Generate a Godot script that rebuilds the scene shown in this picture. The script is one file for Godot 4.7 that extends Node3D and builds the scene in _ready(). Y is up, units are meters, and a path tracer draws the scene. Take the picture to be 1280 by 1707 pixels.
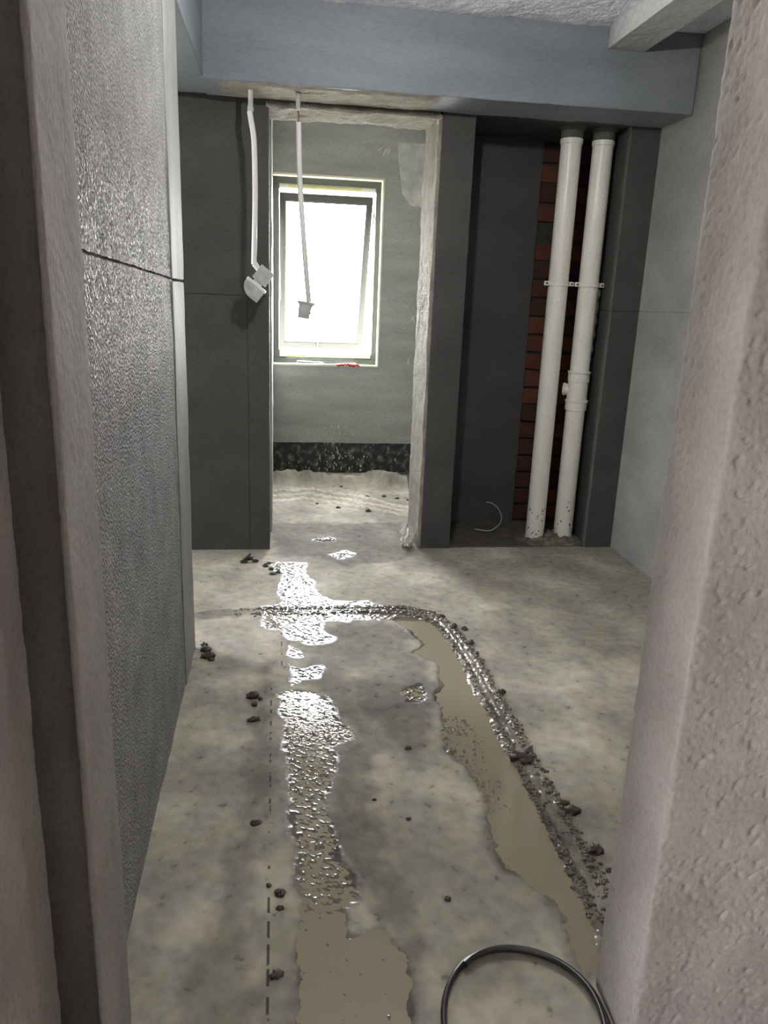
extends Node3D
# An unfinished flat: corridor with a doorway, a pipe niche, hanging conduits and a wet concrete floor.
# x runs along the end wall, y is up, z points back towards the camera. Metres.

const CEIL := 2.83          # ceiling height
const SOFFIT := 2.46        # underside of the deep beams
const END_Z := -4.455       # face of the end wall
const FAR_Z := -6.47        # face of the far room's window wall
const WATER := 0.0          # level of the standing water

var M := {}
var rough_noise := FastNoiseLite.new()
var fine_noise := FastNoiseLite.new()
var pit_noise := FastNoiseLite.new()
var rng := RandomNumberGenerator.new()


func _ready():
	# ---- camera
	var cam := Camera3D.new()
	cam.name = "camera"
	cam.fov = 67.39
	cam.keep_aspect = Camera3D.KEEP_HEIGHT
	cam.near = 0.02
	cam.far = 200.0
	cam.transform = Transform3D(Basis(Vector3(0.990272, 0.037567, 0.133976), Vector3(0.000402, 0.962086, -0.272747), Vector3(-0.139142, 0.270148, 0.952712)), Vector3(0, 1.5, 0))
	add_child(cam)
	cam.current = true
	# ---- sky: bright overcast
	var env := Environment.new()
	env.background_mode = Environment.BG_SKY
	var sky := Sky.new()
	var air := ProceduralSkyMaterial.new()
	air.sky_top_color = Color(0.97, 0.98, 1.0)
	air.sky_horizon_color = Color(1.0, 1.0, 1.0)
	air.ground_horizon_color = Color(0.97, 0.96, 0.93)
	air.ground_bottom_color = Color(0.60, 0.59, 0.57)
	air.ground_curve = 0.2
	air.sky_energy_multiplier = 6.0
	air.ground_energy_multiplier = 6.0
	sky.sky_material = air
	env.sky = sky
	env.tonemap_mode = Environment.TONE_MAPPER_LINEAR
	env.tonemap_exposure = 1.1
	env.sdfgi_enabled = true
	env.ssao_enabled = true
	env.ssil_enabled = true
	var we := WorldEnvironment.new()
	we.name = "sky_light"
	we.environment = env
	add_child(we)

	setup_noise()
	setup_materials()
	build_shell()
	build_end_wall()
	build_far_room()
	build_window()
	build_floor()
	build_lamp(Vector3(0.42, 2.54, -2.55), 1.4)
	build_pipes()
	build_conduits()
	build_hose()
	build_small_things()


# ------------------------------------------------------------------ helpers
func setup_noise():
	rng.seed = 77
	rough_noise.seed = 3
	rough_noise.frequency = 9.0
	rough_noise.fractal_octaves = 4
	fine_noise.seed = 11
	fine_noise.noise_type = FastNoiseLite.TYPE_SIMPLEX_SMOOTH
	fine_noise.frequency = 1.0
	fine_noise.fractal_octaves = 3
	pit_noise.seed = 5
	pit_noise.noise_type = FastNoiseLite.TYPE_SIMPLEX_SMOOTH
	pit_noise.frequency = 52.0
	pit_noise.fractal_octaves = 2


func tex(seed_: int, freq: float, ramp: Array, octaves := 4, size := 512, kind := FastNoiseLite.TYPE_SIMPLEX_SMOOTH) -> NoiseTexture2D:
	var n := FastNoiseLite.new()
	n.seed = seed_
	n.noise_type = kind
	n.frequency = freq
	n.fractal_octaves = octaves
	var t := NoiseTexture2D.new()
	t.width = size
	t.height = size
	t.seamless = true
	t.noise = n
	if ramp.size():
		var g := Gradient.new()
		var offs := PackedFloat32Array()
		var cols := PackedColorArray()
		for i in range(0, ramp.size(), 2):
			offs.append(ramp[i])
			cols.append(ramp[i + 1])
		g.offsets = offs
		g.colors = cols
		t.color_ramp = g
	return t


func normal_tex(seed_: int, freq: float, strength: float, octaves := 4) -> NoiseTexture2D:
	var t := tex(seed_, freq, [], octaves)
	t.as_normal_map = true
	t.bump_strength = strength
	return t


func gray(v: float, warm := 0.0) -> Color:
	return Color(v * (1.0 + warm), v, v * (1.0 - warm))


# A wall material: triplanar in world space, two layers of pattern (coarse tone, fine grain) and relief.
func wall_mat(called: String, dark: Color, light: Color, seed_: int, scale: Vector3, rough: float, relief: float, grain := 0.5, relief_freq := 0.03) -> StandardMaterial3D:
	var m := StandardMaterial3D.new()
	m.resource_name = called
	m.uv1_triplanar = true
	m.uv1_world_triplanar = true
	m.uv1_scale = scale
	m.albedo_texture = tex(seed_, 0.006, [0.0, dark, 0.35, dark.lerp(light, 0.4), 0.65, dark.lerp(light, 0.65), 1.0, light], 6)
	m.roughness = rough
	m.metallic_specular = 0.4
	if relief > 0.0:
		m.normal_enabled = true
		m.normal_scale = relief
		m.normal_texture = normal_tex(seed_ + 1, relief_freq, 6.0, 5)
	if grain > 0.0:
		m.detail_enabled = true
		m.detail_blend_mode = BaseMaterial3D.BLEND_MODE_MUL
		m.detail_uv_layer = BaseMaterial3D.DETAIL_UV_2
		m.uv2_triplanar = true
		m.uv2_world_triplanar = true
		m.uv2_scale = scale * 2.7
		m.detail_albedo = tex(seed_ + 2, 0.05, [0.0, gray(1.0 - grain), 0.5, gray(1.0 - grain * 0.25), 1.0, gray(1.0)], 5)
	return m


func plain_mat(called: String, c: Color, rough: float, spec := 0.5, metal := 0.0) -> StandardMaterial3D:
	var m := StandardMaterial3D.new()
	m.resource_name = called
	m.albedo_color = c
	m.roughness = rough
	m.metallic_specular = spec
	m.metallic = metal
	return m


func setup_materials():
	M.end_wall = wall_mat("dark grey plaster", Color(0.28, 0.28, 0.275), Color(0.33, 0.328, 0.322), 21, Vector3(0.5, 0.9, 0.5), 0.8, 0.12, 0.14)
	M.beam = wall_mat("smooth grey beam", Color(0.45, 0.47, 0.495), Color(0.52, 0.54, 0.565), 31, Vector3(0.3, 1.4, 0.3), 0.6, 0.1, 0.1)
	M.pale_beam = wall_mat("pale grey concrete", Color(0.60, 0.61, 0.61), Color(0.71, 0.72, 0.72), 35, Vector3(0.8, 0.8, 0.4), 0.7, 0.2, 0.15)
	M.side_wall = wall_mat("right wall plaster", Color(0.43, 0.43, 0.42), Color(0.51, 0.51, 0.495), 41, Vector3(0.5, 0.8, 0.5), 0.7, 0.12, 0.12)
	M.left_wall = wall_mat("grainy grey cement", Color(0.44, 0.44, 0.44), Color(0.57, 0.57, 0.565), 51, Vector3(2.0, 1.5, 2.0), 0.52, 0.9, 0.35, 0.12)
	M.left_strip = wall_mat("smooth corner plaster", Color(0.46, 0.47, 0.465), Color(0.53, 0.54, 0.535), 61, Vector3(2.0, 0.4, 2.0), 0.6, 0.2, 0.15)
	M.left_wall.metallic_specular = 0.42
	M.left_wall.normal_scale = 1.4
	M.left_wall.roughness = 0.95
	M.left_wall.roughness_texture = tex(58, 0.09, [0.0, gray(0.28), 0.30, gray(0.38), 0.45, gray(0.9), 1.0, gray(1.0)], 4)
	M.jamb = wall_mat("brownish raw concrete", Color(0.45, 0.42, 0.405), Color(0.54, 0.51, 0.495), 71, Vector3(1.2, 0.8, 1.2), 0.85, 0.1, 0.12, 0.12)
	M.far_wall = wall_mat("trowelled far wall", Color(0.58, 0.585, 0.565), Color(0.69, 0.69, 0.67), 91, Vector3(0.35, 1.6, 0.35), 0.6, 0.2, 0.15)
	M.mortar = wall_mat("rough pale mortar", Color(0.55, 0.53, 0.49), Color(0.72, 0.70, 0.65), 101, Vector3(2.5, 2.5, 2.5), 0.85, 1.0, 0.4, 0.06)
	M.pale_cement = wall_mat("pale cement patch", Color(0.76, 0.76, 0.72), Color(0.92, 0.92, 0.88), 105, Vector3(3, 3, 3), 0.85, 0.8, 0.3, 0.08)
	M.ceiling = wall_mat("patchy whitewashed ceiling", Color(0.84, 0.84, 0.89), Color(0.97, 0.97, 0.99), 121, Vector3(2.2, 2.2, 2.2), 0.8, 0.8, 0.3, 0.03)
	# the waterproof coat at the foot of the far wall: black with pale splashes of cement
	var b := wall_mat("black waterproof coat", Color(0.08, 0.09, 0.09), Color(0.10, 0.11, 0.11), 131, Vector3(1.3, 1.3, 1.3), 0.6, 0.4, 0.0)
	b.albedo_texture = tex(133, 0.02, [0.0, Color(0.13, 0.145, 0.14), 0.45, Color(0.18, 0.19, 0.185), 0.62, Color(0.27, 0.275, 0.265), 0.8, Color(0.40, 0.40, 0.385), 1.0, Color(0.52, 0.52, 0.50)], 7)
	M.black = b
	M.outer = plain_mat("rendered outside wall", Color(0.6, 0.6, 0.58), 0.9)
	M.frame = plain_mat("grey green aluminium", Color(0.31, 0.335, 0.33), 0.4, 0.5, 0.3)
	M.sash = plain_mat("grey aluminium sash", Color(0.20, 0.197, 0.185), 0.55, 0.5, 0.2)
	M.film = plain_mat("white protective film", Color(0.93, 0.93, 0.91), 0.4)
	M.film_rail_yellow = plain_mat("pale yellow film and lit rail", Color(0.92, 0.90, 0.66), 0.45)
	M.edge = plain_mat("daylit plaster edge", Color(0.88, 0.88, 0.76), 0.7)
	M.red = plain_mat("red scrap", Color(0.80, 0.12, 0.14), 0.6)
	M.handle = plain_mat("dark handle", Color(0.22, 0.22, 0.22), 0.4)
	M.steel = plain_mat("steel", Color(0.6, 0.6, 0.6), 0.3, 0.5, 0.9)
	var g := plain_mat("window glass", Color(0.95, 0.98, 0.97, 0.06), 0.02)
	g.transparency = BaseMaterial3D.TRANSPARENCY_ALPHA
	M.glass = g
	# white PVC with scattered specks of cement
	var p := wall_mat("dusty white PVC", Color(0.88, 0.88, 0.84), Color(0.95, 0.95, 0.91), 141, Vector3(1.5, 0.8, 1.5), 0.32, 0.0, 0.0)
	p.detail_enabled = true
	p.detail_blend_mode = BaseMaterial3D.BLEND_MODE_MUL
	p.detail_uv_layer = BaseMaterial3D.DETAIL_UV_2
	p.uv2_triplanar = true
	p.uv2_world_triplanar = true
	p.uv2_scale = Vector3(3.0, 2.0, 3.0)
	p.detail_albedo = tex(143, 0.045, [0.0, gray(0.5), 0.09, gray(0.7), 0.15, gray(0.98), 1.0, gray(1.0)], 3)
	M.pvc = p
	M.sleeve = wall_mat("cement smeared sleeve", Color(0.36, 0.355, 0.34), Color(0.47, 0.465, 0.44), 151, Vector3(4, 4, 4), 0.8, 0.5, 0.3)
	M.conduit = plain_mat("white conduit", Color(0.83, 0.83, 0.82), 0.4)
	M.box_gray = wall_mat("cement dusted plastic box", Color(0.66, 0.67, 0.66), Color(0.82, 0.83, 0.82), 161, Vector3(5, 5, 5), 0.55, 0.2, 0.3)
	M.rust = plain_mat("rusty wire", Color(0.42, 0.24, 0.14), 0.6)
	M.rubber = plain_mat("dark rubber", Color(0.13, 0.13, 0.13), 0.3)
	M.wire = plain_mat("pale wire", Color(0.75, 0.77, 0.77), 0.4)
	for i in 4:
		var c: Color = [Color(0.43, 0.26, 0.21), Color(0.38, 0.23, 0.19), Color(0.47, 0.29, 0.22), Color(0.33, 0.22, 0.19)][i]
		M["brick%d" % i] = wall_mat("fired brick", c.darkened(0.2), c, 171 + i * 5, Vector3(4, 4, 4), 0.9, 0.6, 0.35)
	M.joint = wall_mat("joint mortar", Color(0.20, 0.19, 0.18), Color(0.30, 0.285, 0.27), 195, Vector3(4, 4, 4), 0.9, 0.5, 0.3)
	# mud and water
	M.mud = wall_mat("wet cement mud", Color(0.40, 0.38, 0.34), Color(0.54, 0.515, 0.47), 201, Vector3(6, 6, 6), 0.16, 0.5, 0.3, 0.06)
	M.clod = wall_mat("dark mud", Color(0.22, 0.205, 0.185), Color(0.36, 0.34, 0.31), 207, Vector3(8, 8, 8), 0.6, 0.6, 0.3, 0.06)
	M.water = plain_mat("muddy water", Color(0.50, 0.47, 0.40), 0.05, 0.55)
	var rip := M.water as StandardMaterial3D
	rip.uv1_triplanar = true
	rip.uv1_world_triplanar = true
	rip.uv1_scale = Vector3(1.2, 1.2, 1.2)
	rip.normal_enabled = true
	rip.normal_scale = 0.05
	rip.normal_texture = normal_tex(211, 0.02, 4.0, 3)
	var chop := (M.water as StandardMaterial3D).duplicate() as StandardMaterial3D
	chop.resource_name = "rippled muddy water"
	chop.normal_scale = 0.16
	chop.uv1_scale = Vector3(3.0, 3.0, 4.5)
	chop.normal_texture = normal_tex(213, 0.03, 5.0, 4)
	M.water_rough = chop
	M.plastic = plain_mat("crumpled plastic", Color(0.82, 0.81, 0.77), 0.35)
	M.plastic.rim_enabled = true
	M.plastic.rim = 0.3
	var lampm := plain_mat("lamp glass", Color(1, 1, 1), 0.3)
	lampm.emission_enabled = true
	lampm.emission = Color(1.0, 0.99, 0.97)
	lampm.emission_energy_multiplier = 8.0
	M.lamp = lampm


func commit(called: String, st: SurfaceTool, m: Material, parent: Node = self, smooth := false) -> MeshInstance3D:
	if smooth:
		st.generate_normals()
	var o := MeshInstance3D.new()
	o.name = called
	o.mesh = st.commit()
	o.mesh.surface_set_material(0, m)
	parent.add_child(o, true)
	return o


func begin() -> SurfaceTool:
	var st := SurfaceTool.new()
	st.begin(Mesh.PRIMITIVE_TRIANGLES)
	st.set_smooth_group(0)
	return st


func group(called: String, parent: Node = self, at := Vector3.ZERO) -> Node3D:
	var o := Node3D.new()
	o.name = called
	parent.add_child(o, true)
	o.position = at
	return o


func tag(o: Node, label: String, category: String, set_ := "", kind := ""):
	o.set_meta("label", label)
	o.set_meta("category", category)
	if set_:
		o.set_meta("group", set_)
	if kind:
		o.set_meta("kind", kind)


func structure(o: Node) -> Node:
	o.set_meta("kind", "structure")
	return o


func ticks(a: float, b: float, cell: float, r: float) -> PackedFloat32Array:
	var out := PackedFloat32Array([a])
	if r > 0.0:
		out.append(a + r * 0.4)
		out.append(a + r)
	var n := maxi(1, int(ceil((b - a - 2.0 * r) / cell)))
	for i in range(1, n):
		out.append(a + r + (b - a - 2.0 * r) * i / n)
	if r > 0.0:
		out.append(b - r)
		out.append(b - r * 0.4)
	out.append(b)
	return out


# A box with rounded edges whose faces are gridded and pushed in and out by noise: amp is the waviness, pits the depth of small holes.
func add_box(st: SurfaceTool, a: Vector3, b: Vector3, r := 0.004, cell := 9.0, amp := 0.0, pits := 0.0, xf := Transform3D.IDENTITY):
	var lo := a + Vector3.ONE * r
	var hi := b - Vector3.ONE * r
	for axis in 3:
		var ua := (axis + 1) % 3
		var va := (axis + 2) % 3
		var us := ticks(a[ua], b[ua], cell, r)
		var vs := ticks(a[va], b[va], cell, r)
		for side in 2:
			var pts := PackedVector3Array()
			pts.resize(us.size() * vs.size())
			for i in us.size():
				for j in vs.size():
					var p := Vector3.ZERO
					p[axis] = a[axis] if side == 0 else b[axis]
					p[ua] = us[i]
					p[va] = vs[j]
					var q := p.clamp(lo, hi)
					var d := p - q
					var n := Vector3.ZERO
					n[axis] = -1.0 if side == 0 else 1.0
					if r > 0.0:
						n = d.normalized()
						p = q + n * r
					if amp > 0.0:
						p += n * (rough_noise.get_noise_3dv(p * 0.35) * amp + rough_noise.get_noise_3dv(p * 2.0 + Vector3(9, 3, 1)) * amp * 0.5)
					if pits > 0.0:
						var pv := pit_noise.get_noise_3dv(p * Vector3(1.0, 0.6, 1.0))
						p -= n * clampf((pv - 0.34) * 7.0, 0.0, 1.0) * pits
					pts[i * vs.size() + j] = xf * p
			var nv := vs.size()
			var nor := PackedVector3Array()
			nor.resize(pts.size())
			var flip := 1.0 if side == 1 else -1.0
			for i in us.size():
				for j in nv:
					var du := pts[mini(i + 1, us.size() - 1) * nv + j] - pts[maxi(i - 1, 0) * nv + j]
					var dv := pts[i * nv + mini(j + 1, nv - 1)] - pts[i * nv + maxi(j - 1, 0)]
					nor[i * nv + j] = du.cross(dv).normalized() * flip
			for i in us.size() - 1:
				for j in nv - 1:
					var a00 := i * nv + j
					var a10 := (i + 1) * nv + j
					var order := [a00, a10 + 1, a10, a00, a00 + 1, a10 + 1] if side == 1 else [a00, a10, a10 + 1, a00, a10 + 1, a00 + 1]
					for k in order:
						st.set_normal(nor[k])
						st.add_vertex(pts[k])


func box(called: String, a: Vector3, b: Vector3, m: Material, parent: Node = self, r := 0.004, cell := 9.0, amp := 0.0, pits := 0.0) -> MeshInstance3D:
	var st := begin()
	add_box(st, a, b, r, cell, amp, pits)
	return commit(called, st, m, parent)


func slab(called: String, a: Vector3, b: Vector3, m: Material, r := 0.004, cell := 9.0, amp := 0.0, pits := 0.0) -> MeshInstance3D:
	return structure(box(called, a, b, m, self, r, cell, amp, pits))


# A tube along points, each with its own radius.
func add_tube(st: SurfaceTool, pts: Array, radii: Array, sides := 14, caps := true):
	var rings := []
	var side := Vector3.ZERO
	for i in pts.size():
		var t: Vector3 = (pts[mini(i + 1, pts.size() - 1)] - pts[maxi(i - 1, 0)]).normalized()
		if i == 0:
			side = t.cross(Vector3(0, 0, 1) if absf(t.z) < 0.9 else Vector3(1, 0, 0)).normalized()
		side = (side - t * side.dot(t)).normalized()
		var up := t.cross(side)
		var ring := PackedVector3Array()
		var rad: float = radii[mini(i, radii.size() - 1)]
		for k in sides:
			var an := TAU * k / sides
			ring.append(pts[i] + (side * cos(an) + up * sin(an)) * rad)
		rings.append(ring)
	for i in rings.size() - 1:
		var run: Vector3 = pts[i + 1] - pts[i]
		var along := maxf(run.length(), 0.00001)
		var axis := run / along
		var step: float = radii[mini(i + 1, radii.size() - 1)] - radii[mini(i, radii.size() - 1)]
		for k in sides:
			var k2 := (k + 1) % sides
			for e in [[i, k], [i + 1, k2], [i, k2], [i, k], [i + 1, k], [i + 1, k2]]:
				var out: Vector3 = (rings[e[0]][e[1]] - pts[e[0]]).normalized()
				st.set_normal((out * along - axis * step).normalized())
				st.add_vertex(rings[e[0]][e[1]])
	if caps:
		for e in [0, rings.size() - 1]:
			for k in range(1, sides - 1):
				var f := [rings[e][0], rings[e][k], rings[e][k + 1]]
				if e == 0:
					f.reverse()
				f.reverse()
				st.set_normal((pts[e] - pts[1 if e == 0 else e - 1]).normalized())
				for p in f:
					st.add_vertex(p)


func smooth_path(pts: Array, per := 6) -> Array:
	var out := []
	for i in pts.size() - 1:
		for k in per:
			out.append((pts[i] as Vector3).cubic_interpolate(pts[i + 1], pts[maxi(i - 1, 0)], pts[mini(i + 2, pts.size() - 1)], float(k) / per))
	out.append(pts[-1])
	return out


# A lumpy ball, flattened where it lies.
func lump_mesh(seed_: int, m: Material, bump := 0.45, rings := 9) -> ArrayMesh:
	var n := FastNoiseLite.new()
	n.seed = seed_
	n.frequency = 1.1
	n.fractal_octaves = 3
	var st := begin()
	var grid := []
	for i in rings + 1:
		var row := []
		for j in rings * 2:
			var th := PI * i / rings
			var ph := PI * j / rings
			var d := Vector3(sin(th) * cos(ph), cos(th), sin(th) * sin(ph))
			var p := d * (1.0 + n.get_noise_3dv(d * 1.3) * bump * 2.0)
			p.y = maxf(p.y, -0.45)
			row.append(p)
		grid.append(row)
	for i in rings:
		for j in rings * 2:
			var j2 := (j + 1) % (rings * 2)
			for p in [grid[i][j], grid[i][j2], grid[i + 1][j2], grid[i][j], grid[i + 1][j2], grid[i + 1][j]]:
				st.add_vertex(p)
	st.generate_normals()
	var mesh := st.commit()
	mesh.surface_set_material(0, m)
	return mesh


# A flat outline given depth: pts in x,y, extruded from z0 to z1.
func add_prism(st: SurfaceTool, pts: PackedVector2Array, z0: float, z1: float, xf := Transform3D.IDENTITY):
	if Geometry2D.is_polygon_clockwise(pts):
		pts.reverse()
	var tri := Geometry2D.triangulate_polygon(pts)
	for i in range(0, tri.size(), 3):
		var t := [pts[tri[i]], pts[tri[i + 1]], pts[tri[i + 2]]]
		if Geometry2D.is_polygon_clockwise(PackedVector2Array(t)):
			t.reverse()
		st.set_normal(xf.basis * Vector3(0, 0, 1))
		for k in [0, 2, 1]:
			st.add_vertex(xf * Vector3(t[k].x, t[k].y, z1))
		st.set_normal(xf.basis * Vector3(0, 0, -1))
		for k in [0, 1, 2]:
			st.add_vertex(xf * Vector3(t[k].x, t[k].y, z0))
	for i in pts.size():
		var p := pts[i]
		var q := pts[(i + 1) % pts.size()]
		var a := xf * Vector3(p.x, p.y, z0)
		var b := xf * Vector3(q.x, q.y, z0)
		var c := xf * Vector3(q.x, q.y, z1)
		var d := xf * Vector3(p.x, p.y, z1)
		st.set_normal(xf.basis * Vector3(q.y - p.y, p.x - q.x, 0).normalized())
		for v in [a, c, b, a, d, c]:
			st.add_vertex(v)


# ------------------------------------------------------------------ the rooms
func build_shell():
	# ceiling over every room
	var cl: Node3D = structure(group("ceiling"))
	box("slab", Vector3(-3.2, CEIL, -6.7), Vector3(2.7, CEIL + 0.15, 2.8), M.ceiling, cl)
	box("rough_coat", Vector3(-0.34, CEIL - 0.006, -4.125), Vector3(1.635, CEIL + 0.02, -2.4), M.ceiling, cl, 0.004, 0.014, 0.012)
	# left wall of the corridor, parted by a thin slanting joint
	var wl: Node3D = structure(group("wall_left"))
	box("core", Vector3(-0.50, 0, -3.12), Vector3(-0.360, CEIL, -1.33), M.jamb, wl)
	var lower := begin()
	var upper := begin()
	joint_panel(lower, upper)
	commit("panel", lower, M.left_wall, wl, true)
	commit("panel", upper, M.left_wall, wl, true)
	var strip := begin()
	add_box(strip, Vector3(-0.502, 0, -3.127), Vector3(-0.347, 1.524, -2.79), 0.006, 0.05, 0.003)
	add_box(strip, Vector3(-0.502, 1.530, -3.127), Vector3(-0.347, CEIL, -2.79), 0.006, 0.05, 0.003)
	commit("corner_strip", strip, M.left_strip, wl)
	# right wall: two plastered fields with a hairline joint between
	var wr: Node3D = structure(group("wall_right"))
	box("core", Vector3(2.135, 0, -5.1), Vector3(2.32, CEIL, -1.12), M.side_wall, wr)
	box("panel", Vector3(2.13, 0, -5.1), Vector3(2.30, 1.474, -1.12), M.side_wall, wr, 0.002)
	box("panel", Vector3(2.13, 1.477, -5.1), Vector3(2.30, CEIL, -1.12), M.side_wall, wr, 0.002)
	# the opening the camera looks through: left jamb, right jamb, lintel
	var wf: Node3D = structure(group("wall_front"))
	# the left jamb is a thin upright lip; the slot beside it is added so its shade darkens the strip
	box("jamb", Vector3(-0.312, 0, -1.32), Vector3(-0.30, CEIL, -1.12), M.jamb, wf, 0.005, 0.012, 0.002, 0.0015)
	box("jamb_back", Vector3(-0.62, 0, -1.30), Vector3(-0.302, CEIL, -1.22), M.jamb, wf, 0.004, 0.03, 0.002)
	box("jamb", Vector3(0.722, 0, -1.32), Vector3(1.20, 2.12, -1.145), M.jamb, wf, 0.009, 0.005, 0.003, 0.003)
	box("pier", Vector3(1.19, 0, -1.32), Vector3(2.30, CEIL, -1.145), M.jamb, wf)
	box("lintel", Vector3(-0.30, 2.12, -1.32), Vector3(1.20, CEIL, -1.13), M.jamb, wf)
	# the near room behind the camera: it widens to the left, where its daylight opening is
	var nl: Node3D = structure(group("wall_near"))
	box("wall_face", Vector3(-0.60, 0, -1.09), Vector3(-0.363, CEIL, -0.70), M.jamb, nl, 0.008, 0.01, 0.003, 0.002)
	box("wall_face", Vector3(2.3, 0, -1.2), Vector3(2.5, CEIL, 2.6), M.jamb, nl)
	box("wall_face", Vector3(-3.05, 0, 2.6), Vector3(2.5, CEIL, 2.75), M.outer, nl)
	box("wall_face", Vector3(-3.05, 0, -1.19), Vector3(-0.5, CEIL, -1.05), M.jamb, nl)
	wall_with_hole(nl, Vector3(-3.2, 0, -1.2), Vector3(-3.05, CEIL, 2.75), 2, Vector2(-0.75, 0.3), Vector2(1.1, 2.3), M.outer)
	# the room to the left, with its own window
	var lr: Node3D = structure(group("wall_side_room"))
	wall_with_hole(lr, Vector3(-3.2, 0, -6.1), Vector3(-3.05, CEIL, -1.2), 2, Vector2(-5.55, 0.3), Vector2(-4.15, 2.0), M.outer)
	box("wall_face", Vector3(-3.2, 0, -6.2), Vector3(-0.18, CEIL, -6.05), M.side_wall, lr)
	box("wall_face", Vector3(-3.2, 0, -1.32), Vector3(-0.51, CEIL, -1.18), M.side_wall, lr)
	# beams: deep beam before the end wall, one over the left opening, a shallow one along the ceiling
	var b1 := begin()
	add_box(b1, Vector3(-0.352, SOFFIT, END_Z), Vector3(2.129, CEIL + 0.01, -4.12), 0.006, 0.04, 0.004)
	structure(commit("trim_1", b1, M.beam))
	slab("trim_2", Vector3(-0.52, SOFFIT + 0.005, END_Z), Vector3(-0.340, CEIL + 0.01, -3.127), M.beam, 0.006, 0.05, 0.004)
	slab("trim_3", Vector3(1.633, 2.727, -4.118), Vector3(1.830, CEIL + 0.01, -1.33), M.pale_beam, 0.004, 0.06, 0.003)


# The corridor face of the left wall as two thin coats that stop either side of a slanting joint.
func joint_panel(lower: SurfaceTool, upper: SurfaceTool):
	var x0 := -0.366
	var x1 := -0.352
	var za := -2.80
	var zb := -1.325
	var nz := 60
	var ny := 55
	for part in 2:
		var st := lower if part == 0 else upper
		var grid := []
		for i in nz + 1:
			var z := lerpf(za, zb, float(i) / nz)
			var yj := 1.540 + (z + 2.4) * 0.023 + rough_noise.get_noise_1d(z * 3.0) * 0.003
			var row := []
			for j in ny + 1:
				var y := lerpf(0.0, yj - 0.0035, float(j) / ny) if part == 0 else lerpf(yj + 0.0035, CEIL, float(j) / ny)
				var x := x1 + rough_noise.get_noise_3d(0.0, y * 0.3, z * 0.3) * 0.004 + rough_noise.get_noise_3d(5.0, y, z) * 0.0015
				row.append(Vector3(x, y, z))
			grid.append(row)
		for i in nz:
			for j in ny:
				for p in [grid[i][j], grid[i][j + 1], grid[i + 1][j + 1], grid[i][j], grid[i + 1][j + 1], grid[i + 1][j]]:
					st.add_vertex(p)
			var e: int = ny if part == 0 else 0
			var a: Vector3 = grid[i][e]
			var b: Vector3 = grid[i + 1][e]
			for p in [a, Vector3(x0, a.y, a.z), Vector3(x0, b.y, b.z), a, Vector3(x0, b.y, b.z), b]:
				st.add_vertex(p)


# A wall in the plane across `axis` u (0 = runs along x, 2 = runs along z) with one rectangular opening.
func wall_with_hole(parent: Node, a: Vector3, b: Vector3, u: int, lo: Vector2, hi: Vector2, m: Material):
	var p := a
	var q := b
	q[u] = lo.x
	box("wall_face", p, q, m, parent, 0.0)
	p = a
	p[u] = hi.x
	box("wall_face", p, b, m, parent, 0.0)
	p = a
	q = b
	p[u] = lo.x
	q[u] = hi.x
	q.y = lo.y
	box("wall_face", p, q, m, parent, 0.0)
	p.y = hi.y
	q.y = b.y
	box("wall_face", p, q, m, parent, 0.0)


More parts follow.
